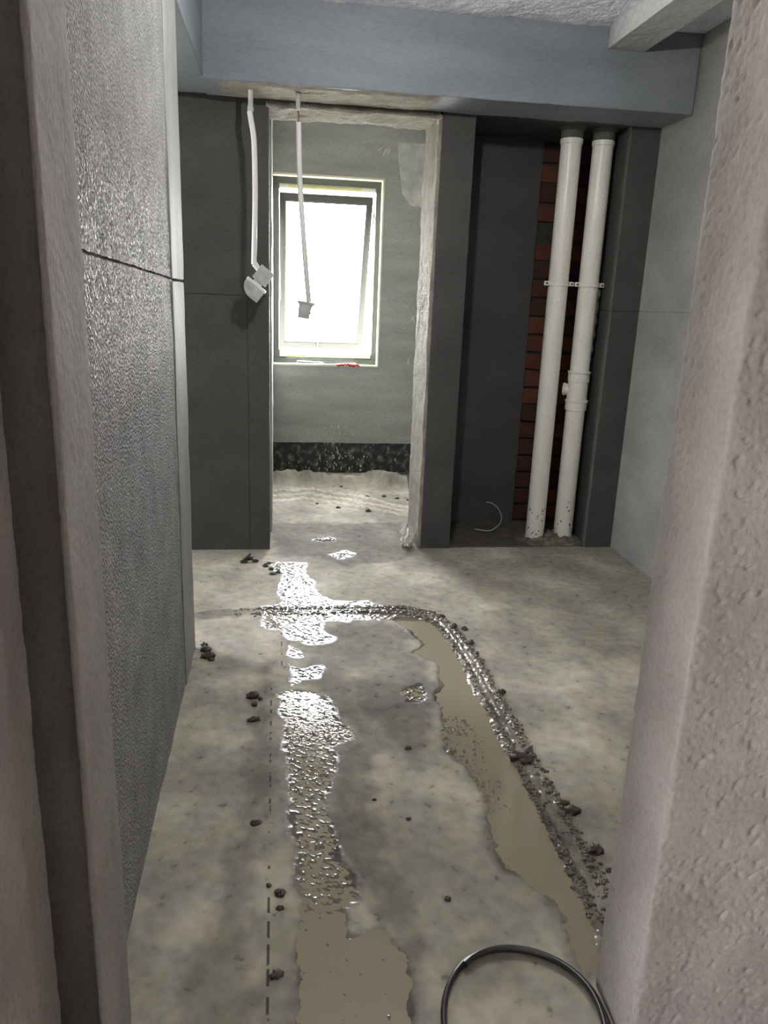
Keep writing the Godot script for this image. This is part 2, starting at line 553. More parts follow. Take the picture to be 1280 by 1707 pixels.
func build_end_wall():
	var w: Node3D = structure(group("wall_end"))
	# left pier with a hairline joint, right pillar, right pier
	box("panel", Vector3(-1.7, 0, -4.80), Vector3(-0.1565, 1.474, END_Z), M.end_wall, w, 0.002, 0.1, 0.002)
	box("panel", Vector3(-0.1545, 0, -4.80), Vector3(-0.037, 1.474, END_Z), M.end_wall, w, 0.002, 0.1, 0.002)
	box("panel", Vector3(-1.7, 1.477, -4.80), Vector3(-0.037, CEIL, END_Z), M.end_wall, w, 0.004, 0.1, 0.002)
	box("core", Vector3(-1.7, 0.0, -4.79), Vector3(-0.041, 1.6, END_Z - 0.004), M.end_wall, w)
	box("core", Vector3(1.959, 1.4, -5.0), Vector3(2.139, 1.6, END_Z - 0.004), M.end_wall, w)
	box("pillar", Vector3(0.885, 0, -4.87), Vector3(1.07, CEIL, END_Z), M.end_wall, w, 0.004, 0.1, 0.002)
	box("pier", Vector3(1.955, 0, -5.02), Vector3(2.14, 1.466, END_Z), M.end_wall, w, 0.004, 0.1, 0.002)
	box("pier", Vector3(1.955, 1.469, -5.02), Vector3(2.14, CEIL, END_Z), M.end_wall, w, 0.004, 0.1, 0.002)
	# rough mortar round the doorway
	box("door_reveal", Vector3(0.866, 0, -4.86), Vector3(0.89, 2.45, -4.462), M.mortar, w, 0.006, 0.012, 0.010, 0.002)
	box("door_head", Vector3(-0.045, 2.435, -4.80), Vector3(0.88, CEIL, -4.462), M.mortar, w, 0.01, 0.015, 0.016)
	box("head_lip", Vector3(-0.05, 2.425, -4.475), Vector3(0.885, 2.452, -4.445), M.mortar, w, 0.008, 0.012, 0.012)
	var sm := begin()
	var sg := []
	for i in 111:
		var row := []
		for j in 31:
			var x := -0.34 + i * 0.011
			var z := -4.45 + j * 0.0107
			var fade := smoothstep(-0.34, -0.20, x) * smoothstep(0.87, 0.75, x) * smoothstep(-4.13, -4.15, z) * smoothstep(-4.455, -4.40, z)
			row.append(Vector3(x, SOFFIT + 0.006 - 0.016 * clampf(fade * 0.9 + 0.5 * rough_noise.get_noise_2d(x * 0.6, z * 1.2) * fade, 0.0, 1.2) - 0.003 * rough_noise.get_noise_2d(x * 4.0, z * 6.0), z))
		sg.append(row)
	for i in 110:
		for j in 30:
			for p in [sg[i][j], sg[i + 1][j], sg[i + 1][j + 1], sg[i][j], sg[i + 1][j + 1], sg[i][j + 1]]:
				sm.add_vertex(p)
	commit("soffit_mortar", sm, M.mortar, w, true)
	# niche: plastered back, bare bricks, closed above
	var n: Node3D = structure(group("wall_niche"))
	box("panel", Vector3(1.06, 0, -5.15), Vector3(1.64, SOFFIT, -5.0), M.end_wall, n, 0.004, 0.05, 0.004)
	box("joint_bed", Vector3(1.60, 0, -5.2), Vector3(2.0, SOFFIT, -5.022), M.joint, n)
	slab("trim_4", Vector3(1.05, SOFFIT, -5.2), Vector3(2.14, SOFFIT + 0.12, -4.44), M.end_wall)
	var course := 0
	var y := 0.03
	while y < 2.42:
		var x := 1.642 - (0.12 if course % 2 else 0.02)
		while x < 1.955:
			var x0 := maxf(x, 1.642)
			var x1 := minf(x + 0.225, 1.954)
			if x1 - x0 > 0.03:
				var st := begin()
				var hollow := course == 16 and x0 < 1.66
				var dz := rng.randf_range(-0.004, 0.006) - (0.03 if hollow else 0.0)
				add_box(st, Vector3(x0, y, -5.12), Vector3(x1, y + 0.103 + rng.randf_range(-0.004, 0.003), -5.006 + dz), 0.005, 9.0, 0.003)
				commit("brick", st, M["brick%d" % (rng.randi() % 4)], n)
			x += 0.237
		y += 0.1155
		course += 1


func build_far_room():
	structure(box("wall_far_left", Vector3(-0.18, 0, -6.6), Vector3(-0.025, CEIL, -4.81), M.far_wall, self, 0.004, 0.06, 0.004))
	slab("wall_far_right", Vector3(2.5, 0, -6.6), Vector3(2.65, CEIL, -4.9), M.far_wall)
	var w: Node3D = structure(group("wall_far"))
	wall_with_hole(w, Vector3(-0.1, 0, -6.66), Vector3(2.6, CEIL, FAR_Z), 0, Vector2(-0.022, 0.928), Vector2(0.845, 2.388), M.far_wall)
	box("waterproof_band", Vector3(-0.04, 0, FAR_Z - 0.01), Vector3(2.52, 0.281, FAR_Z + 0.004), M.black, w, 0.002, 0.04, 0.004)
	# a patch of rough cement high on the right
	var st := begin()
	var pts := PackedVector2Array([Vector2(0.945, 2.66), Vector2(1.3, 2.66), Vector2(1.3, 2.19), Vector2(1.06, 2.20), Vector2(0.99, 2.29), Vector2(0.97, 2.42), Vector2(0.95, 2.52)])
	add_prism(st, pts, FAR_Z - 0.01, FAR_Z + 0.006)
	commit("cement_patch", st, M.pale_cement, w)
	# chalk strokes and a pale drip on the plaster
	st = begin()
	for e in [[0.80, 2.60, 0.022, 0.5], [0.84, 2.585, 0.03, 1.2], [0.86, 2.60, 0.028, 1.3], [0.875, 2.59, 0.03, 1.2], [1.12, 1.33, 0.03, 0.9], [1.13, 1.32, 0.028, 2.0], [1.10, 0.98, 0.03, 1.5]]:
		var d := Vector3(cos(e[3]), sin(e[3]), 0) * float(e[2])
		var c := Vector3(e[0], e[1], FAR_Z + 0.0005)
		add_tube(st, [c - d, c, c + d], [0.001, 0.003, 0.001], 5)
	commit("chalk_stroke", st, M.film, w)
	# cement splashed over the waterproof band and the plaster above it
	st = begin()
	for k in 130:
		var c := Vector3(0.50 + rng.randfn(0.0, 0.10) * (1.0 if k < 80 else 2.6), 0.04 + 0.42 * rng.randf() * rng.randf() + (0.1 if k < 50 else 0.0), FAR_Z + 0.004)
		var big := rng.randf_range(0.003, 0.009)
		add_tube(st, [c - Vector3(0, big, 0), c + Vector3(big * 0.3, 0, 0), c + Vector3(0, big * rng.randf_range(1.0, 2.5), 0)], [big * 0.3, big * 0.7, big * 0.2], 5)
	commit("cement_splash", st, M.pale_cement, w)
	# closes the far room towards the niche
	slab("wall_far_front", Vector3(0.98, 0, -5.3), Vector3(2.6, CEIL, -5.15), M.far_wall)
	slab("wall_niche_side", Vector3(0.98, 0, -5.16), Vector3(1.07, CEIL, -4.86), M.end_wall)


func build_window():
	var w: Node3D = structure(group("window_1"))
	var zf := -6.56     # face of the frame
	var x0 := -0.022
	var x1 := 0.845
	var y0 := 0.928
	var y1 := 2.388
	# plaster edge round the opening, daylight on it put into the pale yellow
	for e in [[Vector3(x0, y1 - 0.012, zf), Vector3(x1, y1 + 0.004, FAR_Z + 0.002)], [Vector3(x1 - 0.010, y0, zf), Vector3(x1 + 0.004, y1, FAR_Z + 0.002)], [Vector3(x0, y0 - 0.004, zf), Vector3(x1, y0 + 0.010, FAR_Z + 0.003)]]:
		box("plaster_edge", e[0], e[1], M.edge, w, 0.002)
	# frame
	for e in [[Vector3(x0, y1 - 0.062, zf - 0.09), Vector3(x1, y1 - 0.004, zf)], [Vector3(x0, y0 + 0.004, zf - 0.09), Vector3(x1, y0 + 0.05, zf)], [Vector3(x0, y0 + 0.05, zf - 0.09), Vector3(x0 + 0.048, y1 - 0.062, zf)], [Vector3(x1 - 0.050, y0 + 0.05, zf - 0.09), Vector3(x1 - 0.004, y1 - 0.062, zf)]]:
		box("frame", e[0], e[1], M.frame, w, 0.004)
	# a stepped lip inside the frame
	for e in [[Vector3(x0 + 0.048, y1 - 0.075, zf - 0.09), Vector3(x1 - 0.05, y1 - 0.062, zf - 0.05)], [Vector3(x0 + 0.048, y0 + 0.05, zf - 0.09), Vector3(x1 - 0.05, y0 + 0.07, zf - 0.04)]]:
		box("frame_lip", e[0], e[1], M.frame, w, 0.003)
	# strips of protective film; the long top one paints in daylight on the rail
	box("film_rail_strip", Vector3(0.026, 2.295, -6.64), Vector3(0.10, 2.338, -6.575), M.film, w, 0.002)
	box("film_rail_strip", Vector3(0.10, 2.298, -6.64), Vector3(0.68, 2.334, -6.58), M.film_rail_yellow, w, 0.002)
	box("film_rail_strip", Vector3(0.68, 2.296, -6.64), Vector3(0.793, 2.330, -6.575), M.film, w, 0.002)
	box("film_rail_strip", Vector3(0.026, 0.985, -6.66), Vector3(0.09, 1.045, -6.575), M.film, w, 0.003)
	box("film_rail_strip", Vector3(0.09, 0.982, -6.65), Vector3(0.24, 1.006, -6.58), M.film_rail_yellow, w, 0.002)
	box("film_rail_strip", Vector3(0.24, 0.982, -6.65), Vector3(0.66, 1.018, -6.58), M.film, w, 0.002)
	box("film_rail_strip", Vector3(0.66, 0.985, -6.66), Vector3(0.793, 1.024, -6.575), M.film, w, 0.003)
	# the sash: hung from its top, pushed out at the bottom
	var s := group("sash", w, Vector3(0.404, 2.262, -6.60))
	s.rotation = Vector3(deg_to_rad(24.0), 0, 0)
	var hw := 0.375
	var h := 1.36
	var st := begin()
	add_box(st, Vector3(-hw, -0.062, -0.05), Vector3(hw, 0.0, 0.0), 0.004)
	add_box(st, Vector3(-hw, -h, -0.05), Vector3(hw, -h + 0.058, 0.0), 0.004)
	add_box(st, Vector3(-hw, -h + 0.05, -0.05), Vector3(-hw + 0.046, -0.05, 0.0), 0.004)
	add_box(st, Vector3(hw - 0.046, -h + 0.05, -0.05), Vector3(hw, -0.05, 0.0), 0.004)
	commit("sash_frame", st, M.sash, s)
	var bd := begin()
	add_box(bd, Vector3(-hw + 0.046, -h + 0.058, -0.022), Vector3(-hw + 0.054, -0.062, -0.004), 0.002)
	add_box(bd, Vector3(hw - 0.054, -h + 0.058, -0.022), Vector3(hw - 0.046, -0.062, -0.004), 0.002)
	add_box(bd, Vector3(-hw + 0.046, -0.070, -0.022), Vector3(hw - 0.046, -0.062, -0.004), 0.002)
	add_box(bd, Vector3(-hw + 0.046, -h + 0.058, -0.022), Vector3(hw - 0.046, -h + 0.066, -0.004), 0.002)
	commit("glazing_bead", bd, M.frame, s)
	box("pane", Vector3(-hw + 0.05, -h + 0.06, -0.030), Vector3(hw - 0.05, -0.065, -0.024), M.glass, s, 0.0)
	var hd := begin()
	add_tube(hd, [Vector3(-0.03, -h + 0.02, 0.002), Vector3(-0.03, -h + 0.03, 0.02), Vector3(-0.03, -h + 0.06, 0.022), Vector3(-0.032, -h + 0.125, 0.018)], [0.008, 0.008, 0.007, 0.006], 8)
	commit("handle", hd, M.handle, s)
	# stay arms between the frame and the sash
	for k in [-1.0, 1.0]:
		var arm := begin()
		var xx: float = 0.404 + k * 0.383
		add_tube(arm, [Vector3(xx, 2.16, -6.585), Vector3(xx - k * 0.004, 1.80, -6.72), Vector3(xx - k * 0.012, 1.44, -6.90)], [0.006, 0.006, 0.006], 6)
		commit("stay_arm", arm, M.steel, w)
	# scraps lying on the sill edge
	var scrap := group("plastic_strip", self, Vector3(0.40, 0.940, -6.472))
	var sp := begin()
	add_tube(sp, [Vector3(-0.23, 0.0, 0.0), Vector3(-0.225, 0.022, 0.002), Vector3(-0.02, 0.012, 0.004), Vector3(0.0, -0.004, 0.003), Vector3(0.26, 0.012, 0.0)], [0.005], 6)
	commit("strip", sp, M.film, scrap)
	tag(scrap, "thin bent white plastic strip lying along the window sill", "plastic strip")
	var red := begin()
	for i in 7:
		var lx := 0.50 + i * 0.026
		add_tube(red, [Vector3(lx, 0.936 + 0.006 * sin(i * 2.1), -6.468), Vector3(lx + 0.016, 0.944 - 0.008 * cos(i * 1.3), -6.462), Vector3(lx + 0.034, 0.934 + 0.006 * sin(i * 1.7), -6.466)], [0.007, 0.010, 0.006], 6)
	var ro := commit("red_scrap", red, M.red)
	tag(ro, "small crumpled red scrap lying on the window sill", "scrap")


# ------------------------------------------------------------------ the floor
const FX0 := -0.55
const FX1 := 2.20
const FZ0 := -6.50
const FZ1 := -1.00
const GW := 276
const GH := 551
var f_wet := PackedFloat32Array()
var f_pool := PackedFloat32Array()
var f_damp := PackedFloat32Array()
var f_rut := PackedFloat32Array()
var f_trail := PackedFloat32Array()
var f_mound := PackedFloat32Array()

# outlines of the wet places on the floor, x and z in metres
const STREAM = [-0.05,-4.23,0.18,-4.2,0.15,-4.02,0.21,-3.82,0.23,-3.68,0.31,-3.61,0.45,-3.62,0.54,-3.54,0.72,-3.53,0.69,-3.38,0.5,-3.39,0.23,-3.37,0.2,-3.26,0.27,-3.16,0.18,-3.12,0.12,-3.14,0.07,-3.18,0.02,-3.29,-0.06,-3.33,-0.06,-3.57,0.02,-3.59,0.02,-3.78,0.03,-4.0]
const ISLE_A = [0.05,-3.14,0.08,-3.1,0.12,-3.01,0.1,-3.0,0.05,-3.02]
const ISLE_B = [0.05,-2.95,0.11,-2.89,0.19,-2.92,0.17,-2.82,0.11,-2.8,0.06,-2.76,0.08,-2.84]
const LOWER = [0.01,-2.7,0.08,-2.73,0.16,-2.7,0.21,-2.61,0.21,-2.53,0.23,-2.46,0.26,-2.45,0.28,-2.4,0.27,-2.37,0.18,-2.32,0.19,-2.27,0.19,-2.19,0.17,-2.1,0.15,-2.05,0.16,-1.93,0.17,-1.85,0.17,-1.77,0.21,-1.7,0.21,-1.62,0.17,-1.6,0.17,-1.51,0.26,-1.52,0.31,-1.42,0.3,-1.35,0.26,-1.19,0.04,-1.22,0.05,-1.47,0.06,-1.68,0.05,-1.88,0.04,-2.15,0.03,-2.39]
const POOL = [0.55,-3.38,0.62,-3.26,0.65,-3.1,0.58,-3.02,0.68,-2.92,0.66,-2.79,0.66,-2.72,0.62,-2.65,0.62,-2.55,0.6,-2.43,0.58,-2.36,0.58,-2.25,0.63,-2.15,0.64,-2.0,0.62,-1.81,0.62,-1.7,0.66,-1.64,0.72,-1.54,0.7,-1.42,0.7,-1.33,0.76,-1.35,0.8,-1.51,0.8,-1.77,0.81,-1.94,0.81,-2.15,0.78,-2.31,0.8,-2.48,0.78,-2.68,0.79,-2.9,0.78,-3.16,0.77,-3.32,0.63,-3.42]
const SHEEN = [0.48,-2.7,0.57,-2.74,0.59,-2.62,0.55,-2.6,0.5,-2.61]
const PUDDLE_B = [0.31,-4.35,0.36,-4.4,0.43,-4.43,0.47,-4.38,0.44,-4.29,0.37,-4.27]
const PUDDLE_C = [0.24,-4.64,0.32,-4.7,0.39,-4.65,0.34,-4.59]
const DAMP_A = [0.18,-3.12,0.31,-3.21,0.35,-2.97,0.29,-2.58,0.37,-2.33,0.29,-2.16,0.29,-1.92,0.27,-1.8,0.31,-1.66,0.34,-1.46,0.34,-1.36,0.3,-1.19,0.24,-1.19,0.31,-1.43,0.22,-1.66,0.17,-1.85,0.17,-2.08,0.27,-2.39,0.21,-2.67,0.09,-2.78]
const DAMP_B = [-0.19,-1.41,-0.17,-1.51,-0.14,-1.66,-0.11,-1.83,-0.08,-2.19,-0.07,-2.6,-0.05,-2.94,-0.03,-2.94,-0.02,-2.15,-0.06,-1.83,-0.07,-1.53,-0.06,-1.2,-0.19,-1.2]
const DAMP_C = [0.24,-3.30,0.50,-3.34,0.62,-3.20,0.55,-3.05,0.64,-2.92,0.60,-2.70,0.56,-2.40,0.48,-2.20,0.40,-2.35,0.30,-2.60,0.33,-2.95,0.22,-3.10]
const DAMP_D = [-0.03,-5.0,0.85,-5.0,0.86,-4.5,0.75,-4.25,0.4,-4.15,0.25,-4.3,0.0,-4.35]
const RUT = [-0.37,-3.48,-0.12,-3.51,0.12,-3.51,0.41,-3.51,0.64,-3.49,0.74,-3.42,0.79,-3.3,0.815,-3.11,0.83,-2.91,0.83,-2.68,0.835,-2.47,0.835,-2.29,0.835,-2.13,0.835,-1.95,0.835,-1.76,0.835,-1.61,0.83,-1.40]
const TRAIL_A = [-0.04,-5.54,0.18,-5.63,0.44,-5.51,0.69,-5.35,0.93,-5.16,1.1,-5.1]
const TRAIL_B = [-0.05,-5.87,0.28,-5.91,0.64,-5.69,0.96,-5.35,1.15,-5.25]
const TRAIL_C = [-0.04,-5.70,0.24,-5.76,0.55,-5.60,0.84,-5.33,1.1,-5.18]
const MOUND = [-0.03,-6.22,0.29,-6.22,0.58,-6.10,0.71,-6.22,0.82,-6.26,0.92,-6.10,1.2,-6.04]


func outline(flat: Array) -> PackedVector2Array:
	var out := PackedVector2Array()
	for i in range(0, flat.size(), 2):
		out.append(Vector2(flat[i], flat[i + 1]))
	return out


# Signed distance (negative inside) to an outline, or plain distance to an open path, kept where it is the smallest so far.
func stamp(field: PackedFloat32Array, pts: PackedVector2Array, closed: bool, margin := 0.14) -> PackedFloat32Array:
	if field.is_empty():
		field.resize(GW * GH)
		field.fill(0.5)
	var lo := pts[0]
	var hi := pts[0]
	for p in pts:
		lo = lo.min(p)
		hi = hi.max(p)
	var i0 := clampi(int((lo.x - margin - FX0) * 100.0), 0, GW - 1)
	var i1 := clampi(int((hi.x + margin - FX0) * 100.0) + 1, 0, GW - 1)
	var j0 := clampi(int((lo.y - margin - FZ0) * 100.0), 0, GH - 1)
	var j1 := clampi(int((hi.y + margin - FZ0) * 100.0) + 1, 0, GH - 1)
	var n := pts.size()
	for j in range(j0, j1 + 1):
		for i in range(i0, i1 + 1):
			var p := Vector2(FX0 + i * 0.01, FZ0 + j * 0.01)
			var best := 1.0
			for k in (n if closed else n - 1):
				best = minf(best, p.distance_squared_to(Geometry2D.get_closest_point_to_segment(p, pts[k], pts[(k + 1) % n])))
			best = sqrt(best)
			if closed and Geometry2D.is_point_in_polygon(p, pts):
				best = -best
			var at := j * GW + i
			if best < field[at]:
				field[at] = best
	return field


func sample(field: PackedFloat32Array, x: float, z: float) -> float:
	var u := clampf((x - FX0) * 100.0, 0.0, GW - 1.001)
	var v := clampf((z - FZ0) * 100.0, 0.0, GH - 1.001)
	var i := int(u)
	var j := int(v)
	var a := u - i
	var b := v - j
	var at := j * GW + i
	return lerpf(lerpf(field[at], field[at + 1], a), lerpf(field[at + GW], field[at + GW + 1], a), b)


func floor_height(x: float, z: float) -> float:
	var warp := fine_noise.get_noise_2d(x * 14.0, z * 14.0) * 0.016
	var h := 0.0026 + fine_noise.get_noise_2d(x * 2.5 + 40.0, z * 2.5) * 0.0016 + fine_noise.get_noise_2d(x * 30.0, z * 30.0 + 9.0) * 0.0005
	var wet := sample(f_wet, x, z) + warp
	if wet < 0.03:
		var k := smoothstep(0.015, -0.02, wet)
		var lumps := fine_noise.get_noise_2d(x * 26.0, z * 52.0) * 0.6 + fine_noise.get_noise_2d(x * 60.0 + 5.0, z * 105.0) * 0.7
		var calm := smoothstep(-1.66, -1.50, z) * 0.75
		h = lerpf(h, -0.0004 + (0.0012 if z < -2.78 else 0.0) + lumps * 0.0066 * (1.0 - calm) - calm * 0.003 + calm * 0.03 * maxf(0.0, fine_noise.get_noise_2d(x * 50.0 + 3.0, z * 60.0) - 0.42), k)
	var pool := sample(f_pool, x, z) + warp
	if pool < 0.03:
		h = lerpf(h, -0.009 + fine_noise.get_noise_2d(x * 20.0, z * 20.0) * 0.004, smoothstep(0.008, -0.03, pool))
		# crusty shore along the inner edge
		h += 0.006 * maxf(0.0, fine_noise.get_noise_2d(x * 60.0, z * 60.0)) * smoothstep(0.03, 0.0, absf(pool + 0.012))
		# a belt of small wet lumps just inside that shore
		h += smoothstep(-2.6, -2.4, z) * smoothstep(-1.85, -2.0, z) * smoothstep(0.76, 0.68, x) * smoothstep(0.0, -0.02, pool) * 0.042 * maxf(0.0, fine_noise.get_noise_2d(x * 75.0, z * 75.0 + 8.0) - 0.05)
	var rut := sample(f_rut, x, z)
	if rut < 0.09:
		rut += fine_noise.get_noise_2d(x * 30.0 + 70.0, z * 30.0) * 0.006
		var lump := 0.45 + 0.9 * maxf(-0.2, fine_noise.get_noise_2d(x * 55.0, z * 55.0 + 31.0))
		var tall := 0.35 + 0.65 * smoothstep(0.2, 0.75, x)
		h += tall * (0.013 * lump * exp(-pow((rut - 0.032) / 0.012, 2.0)) + 0.005 * exp(-pow(rut / 0.02, 2.0)) - 0.006 * exp(-pow((rut - 0.012) / 0.004, 2.0)))
	if z < -4.3:
		var tr := sample(f_trail, x, z)
		h += 0.024 * exp(-pow(tr / 0.022, 2.0)) * (0.7 + 0.6 * fine_noise.get_noise_2d(x * 20.0, z * 20.0))
		h += 0.006 * fine_noise.get_noise_2d(x * 3.0, z * 5.0 + 3.0) * smoothstep(-4.9, -5.4, z) * smoothstep(1.4, 1.2, x)
		var md := sample(f_mound, x, z)
		h += (0.085 + 0.05 * fine_noise.get_noise_2d(x * 5.0, 7.0)) * exp(-pow(md / 0.07, 2.0)) + 0.02 * smoothstep(-6.25, -6.45, z)
		if x > 1.06:
			var inside := smoothstep(1.06, 1.10, x) * smoothstep(-4.45, -4.52, z)
			h += inside * (0.012 + 0.012 * fine_noise.get_noise_2d(x * 12.0, z * 12.0))
			var pd := Vector2((x - 1.78) / 0.17, (z + 4.60) / 0.10).length()
			h += 0.045 * smoothstep(1.3, 0.6, pd) * (0.8 + 0.7 * fine_noise.get_noise_2d(x * 22.0, z * 22.0 + 50.0))
	return h


func build_floor():
	for o in [STREAM, ISLE_A, ISLE_B, LOWER, SHEEN, PUDDLE_B, PUDDLE_C]:
		f_wet = stamp(f_wet, outline(o), true)
	f_pool = stamp(f_pool, outline(POOL), true)
	f_damp = stamp(f_damp, outline(DAMP_A), true)
	f_damp = stamp(f_damp, outline(DAMP_B), true)
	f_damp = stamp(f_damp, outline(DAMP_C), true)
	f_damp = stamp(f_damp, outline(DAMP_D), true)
	f_rut = stamp(f_rut, outline(RUT), false)
	f_trail = stamp(f_trail, outline(TRAIL_A), false)
	f_trail = stamp(f_trail, outline(TRAIL_B), false)
	f_trail = stamp(f_trail, outline(TRAIL_C), false)
	f_mound = stamp(f_mound, outline(MOUND), false, 0.3)
	var xs := PackedFloat32Array()
	var x := FX0
	while x < FX1:
		xs.append(x)
		x += 0.007 if x < 1.0 else 0.014
	xs.append(FX1)
	var zs := PackedFloat32Array()
	var z := FZ0
	while z < FZ1:
		zs.append(z)
		z += 0.007 if z > -4.4 else 0.014
	zs.append(FZ1)
	var nx := xs.size()
	var nz := zs.size()
	var verts := PackedVector3Array()
	verts.resize(nx * nz)
	var uvs := PackedVector2Array()
	uvs.resize(nx * nz)
	for j in nz:
		for i in nx:
			verts[j * nx + i] = Vector3(xs[i], floor_height(xs[i], zs[j]), zs[j])
			uvs[j * nx + i] = Vector2((xs[i] - FX0) / (FX1 - FX0), (zs[j] - FZ0) / (FZ1 - FZ0))
	var normals := PackedVector3Array()
	normals.resize(nx * nz)
	for j in nz:
		for i in nx:
			var l := verts[j * nx + maxi(i - 1, 0)]
			var r := verts[j * nx + mini(i + 1, nx - 1)]
			var u := verts[maxi(j - 1, 0) * nx + i]
			var d := verts[mini(j + 1, nz - 1) * nx + i]
			normals[j * nx + i] = (d - u).cross(r - l).normalized()
	var idx := PackedInt32Array()
	idx.resize((nx - 1) * (nz - 1) * 6)
	var c := 0
	for j in nz - 1:
		for i in nx - 1:
			var a := j * nx + i
			for k in [a, a + 1, a + nx + 1, a, a + nx + 1, a + nx]:
				idx[c] = k
				c += 1
	var arr := []
	arr.resize(Mesh.ARRAY_MAX)
	arr[Mesh.ARRAY_VERTEX] = verts
	arr[Mesh.ARRAY_NORMAL] = normals
	arr[Mesh.ARRAY_TEX_UV] = uvs
	arr[Mesh.ARRAY_INDEX] = idx
	var mesh := ArrayMesh.new()
	mesh.add_surface_from_arrays(Mesh.PRIMITIVE_TRIANGLES, arr)
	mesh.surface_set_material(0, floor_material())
	var f: Node3D = structure(group("floor"))
	var o := MeshInstance3D.new()
	o.name = "screed"
	o.mesh = mesh
	f.add_child(o)
	var dry := wall_mat("plain screed", Color(0.52, 0.51, 0.47), Color(0.64, 0.63, 0.59), 221, Vector3(0.8, 0.8, 0.8), 0.75, 0.3, 0.25)
	box("screed", Vector3(-3.1, -0.15, -6.1), Vector3(FX0, 0.0026, 2.7), dry, f, 0.0)
	box("screed", Vector3(FX0, -0.15, FZ1), Vector3(2.45, 0.0026, 2.7), dry, f, 0.0)
	box("screed", Vector3(FX1, -0.15, -6.6), Vector3(2.6, 0.0026, -5.2), dry, f, 0.0)
	box("slab_base", Vector3(FX0, -0.15, -6.6), Vector3(2.2, -0.03, FZ1), dry, f, 0.0)
	# standing water
	water("puddle", STREAM, "bright branching puddle crossing the floor before the doorway", "puddle", M.water_rough)
	water("puddle", ISLE_A, "smallest sliver of water just in front of the branching puddle", "puddle")
	water("puddle", ISLE_B, "small forked patch of water between the branching and the long puddle", "puddle")
	water("puddle", LOWER, "long glittering puddle running towards the camera left of centre", "puddle", M.water_rough)
	water("puddle", POOL, "smooth olive brown pool along the curved muddy rut", "puddle")
	water("puddle", SHEEN, "little wrinkled wet patch beside the olive brown pool", "puddle")
	water("puddle", PUDDLE_B, "small oval shiny puddle in front of the doorway threshold", "puddle")
	water("puddle", PUDDLE_C, "faint small puddle within the doorway", "puddle")


func water(called: String, flat: Array, label: String, category: String, m: Material = M.water):
	var grown := Geometry2D.offset_polygon(outline(flat), 0.02)
	var pts: PackedVector2Array = grown[0]
	var st := begin()
	var tri := Geometry2D.triangulate_polygon(pts)
	for i in range(0, tri.size(), 3):
		var t := [pts[tri[i]], pts[tri[i + 1]], pts[tri[i + 2]]]
		if not Geometry2D.is_polygon_clockwise(PackedVector2Array(t)):
			t.reverse()
		for k in [0, 2, 1]:
			st.set_normal(Vector3.UP)
			st.add_vertex(Vector3(t[k].x, WATER, t[k].y))
	var o := commit(called, st, m)
	tag(o, label, category)


